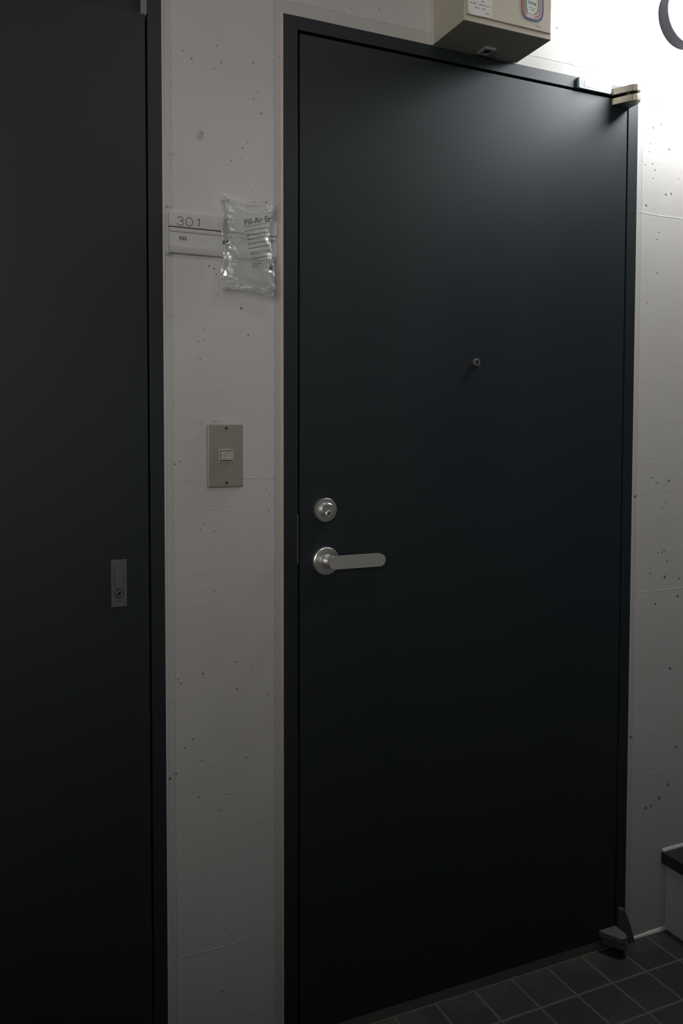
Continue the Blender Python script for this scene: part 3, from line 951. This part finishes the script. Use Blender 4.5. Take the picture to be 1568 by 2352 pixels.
def film_quads(bm, quads, n=14):
    """thin printed bars laid on the film: (x0,z0,x1,z1,thickness)"""
    for x0, z0, x1, z1, t in quads:
        prev = None
        for i in range(n + 1):
            k = i / n
            x, z = x0 + (x1 - x0) * k, z0 + (z1 - z0) * k
            a, b = bm.verts.new(on_film(x, z + t / 2)), bm.verts.new(on_film(x, z - t / 2))
            if prev:
                bm.faces.new((prev[0], a, b, prev[1]))
            prev = (a, b)
    return bm


def text_mesh(s, size, bold=0.0, shear=0.0):
    cu = bpy.data.curves.new('lettering', 'FONT')
    cu.body = s
    cu.size = size
    cu.offset = bold
    cu.shear = shear
    cu.resolution_u = 4
    ob = bpy.data.objects.new('lettering', cu)
    COL.objects.link(ob)
    dg = bpy.context.evaluated_depsgraph_get()
    me = bpy.data.meshes.new_from_object(ob.evaluated_get(dg))
    COL.objects.unlink(ob)
    bpy.data.objects.remove(ob)
    return me


me = text_mesh('Fill-Air Ext', 1.0, 0.012, 0.15)
bm = bmesh.new()
bm.from_mesh(me)
bmesh.ops.triangulate(bm, faces=bm.faces)
bmesh.ops.subdivide_edges(bm, edges=[e for e in bm.edges if e.calc_length() > 0.25], cuts=2)
wx = max(v.co.x for v in bm.verts)
x0, z0, ang, wd = -0.0938, 1.6302, math.radians(14.5), 0.0610
for v in bm.verts:
    a, b = v.co.x / wx * wd, v.co.y / wx * wd * 1.05
    x, z = x0 + a * math.cos(ang) - b * math.sin(ang), z0 + a * math.sin(ang) + b * math.cos(ang)
    v.co = on_film(min(x, -0.0372), z)
tag(finish(bm, 'printed_lettering', M['green_ink'], pb, 0), 'green lettering')
ln = [(-.0930, 1.6268, -.0480, 1.6390, .0008), (-.0945, 1.6182, -.0430, 1.6322, .0010), (-.0910, 1.6108, -.0425, 1.6238, .0015),
      (-.0895, 1.6032, -.0425, 1.6160, .0015), (-.0880, 1.5950, -.0425, 1.6075, .0014), (-.0870, 1.5868, -.0425, 1.5985, .0014),
      (-.0845, 1.5795, -.0420, 1.5905, .0013), (-.0842, 1.5762, -.0420, 1.5870, .0013), (-.0820, 1.5685, -.0420, 1.5785, .0014),
      (-.0810, 1.5590, -.0620, 1.5615, .0009), (-.0810, 1.5560, -.0680, 1.5582, .0009), (-.0810, 1.5525, -.0690, 1.5548, .0009)]
rnd = random.Random(3)
q = []
for (x0, z0, x1, z1, t) in ln:
    x = 0.0
    L = x1 - x0
    while x < L:
        l = rnd.uniform(0.0035, 0.009)
        e = min(x + l, L)
        q.append((x0 + x, z0 + (z1 - z0) * x / L, x0 + e, z0 + (z1 - z0) * e / L, t))
        x = e + rnd.uniform(0.0006, 0.0012)
finish(film_quads(bmesh.new(), q, 6), 'printed_lines', M['green_ink'], pb, 0)
q = []
for k in range(9):
    q.append((-.0470 + .0004 * k, 1.5515 + .0014 * k, -.0372 + .0001 * k, 1.5540 + .0014 * k, .0011 if k % 2 else .0007))
q += [(-.0425, 1.5560, -.0375, 1.5572, .0055), (-.0405, 1.5610, -.0362, 1.5622, .0045), (-.0455, 1.5575, -.0440, 1.5580, .006)]
finish(film_quads(bmesh.new(), q, 6), 'printed_mark', M['green_ink'], pb, 0)
q = []
for k in range(13):
    z = 1.6385 - k * 0.0031
    q.append((-.1305, z, -.1225, z + .0034, .0008))
q += [(-.1310, 1.5975, -.1275, 1.5985, .0070), (-.1262, 1.5990, -.1222, 1.6005, .0040), (-.1255, 1.5935, -.1205, 1.5955, .0010), (-.1255, 1.5915, -.1205, 1.5935, .0010)]
finish(film_quads(bmesh.new(), q, 6), 'printed_mark', M['green_ink'], pb, 0)
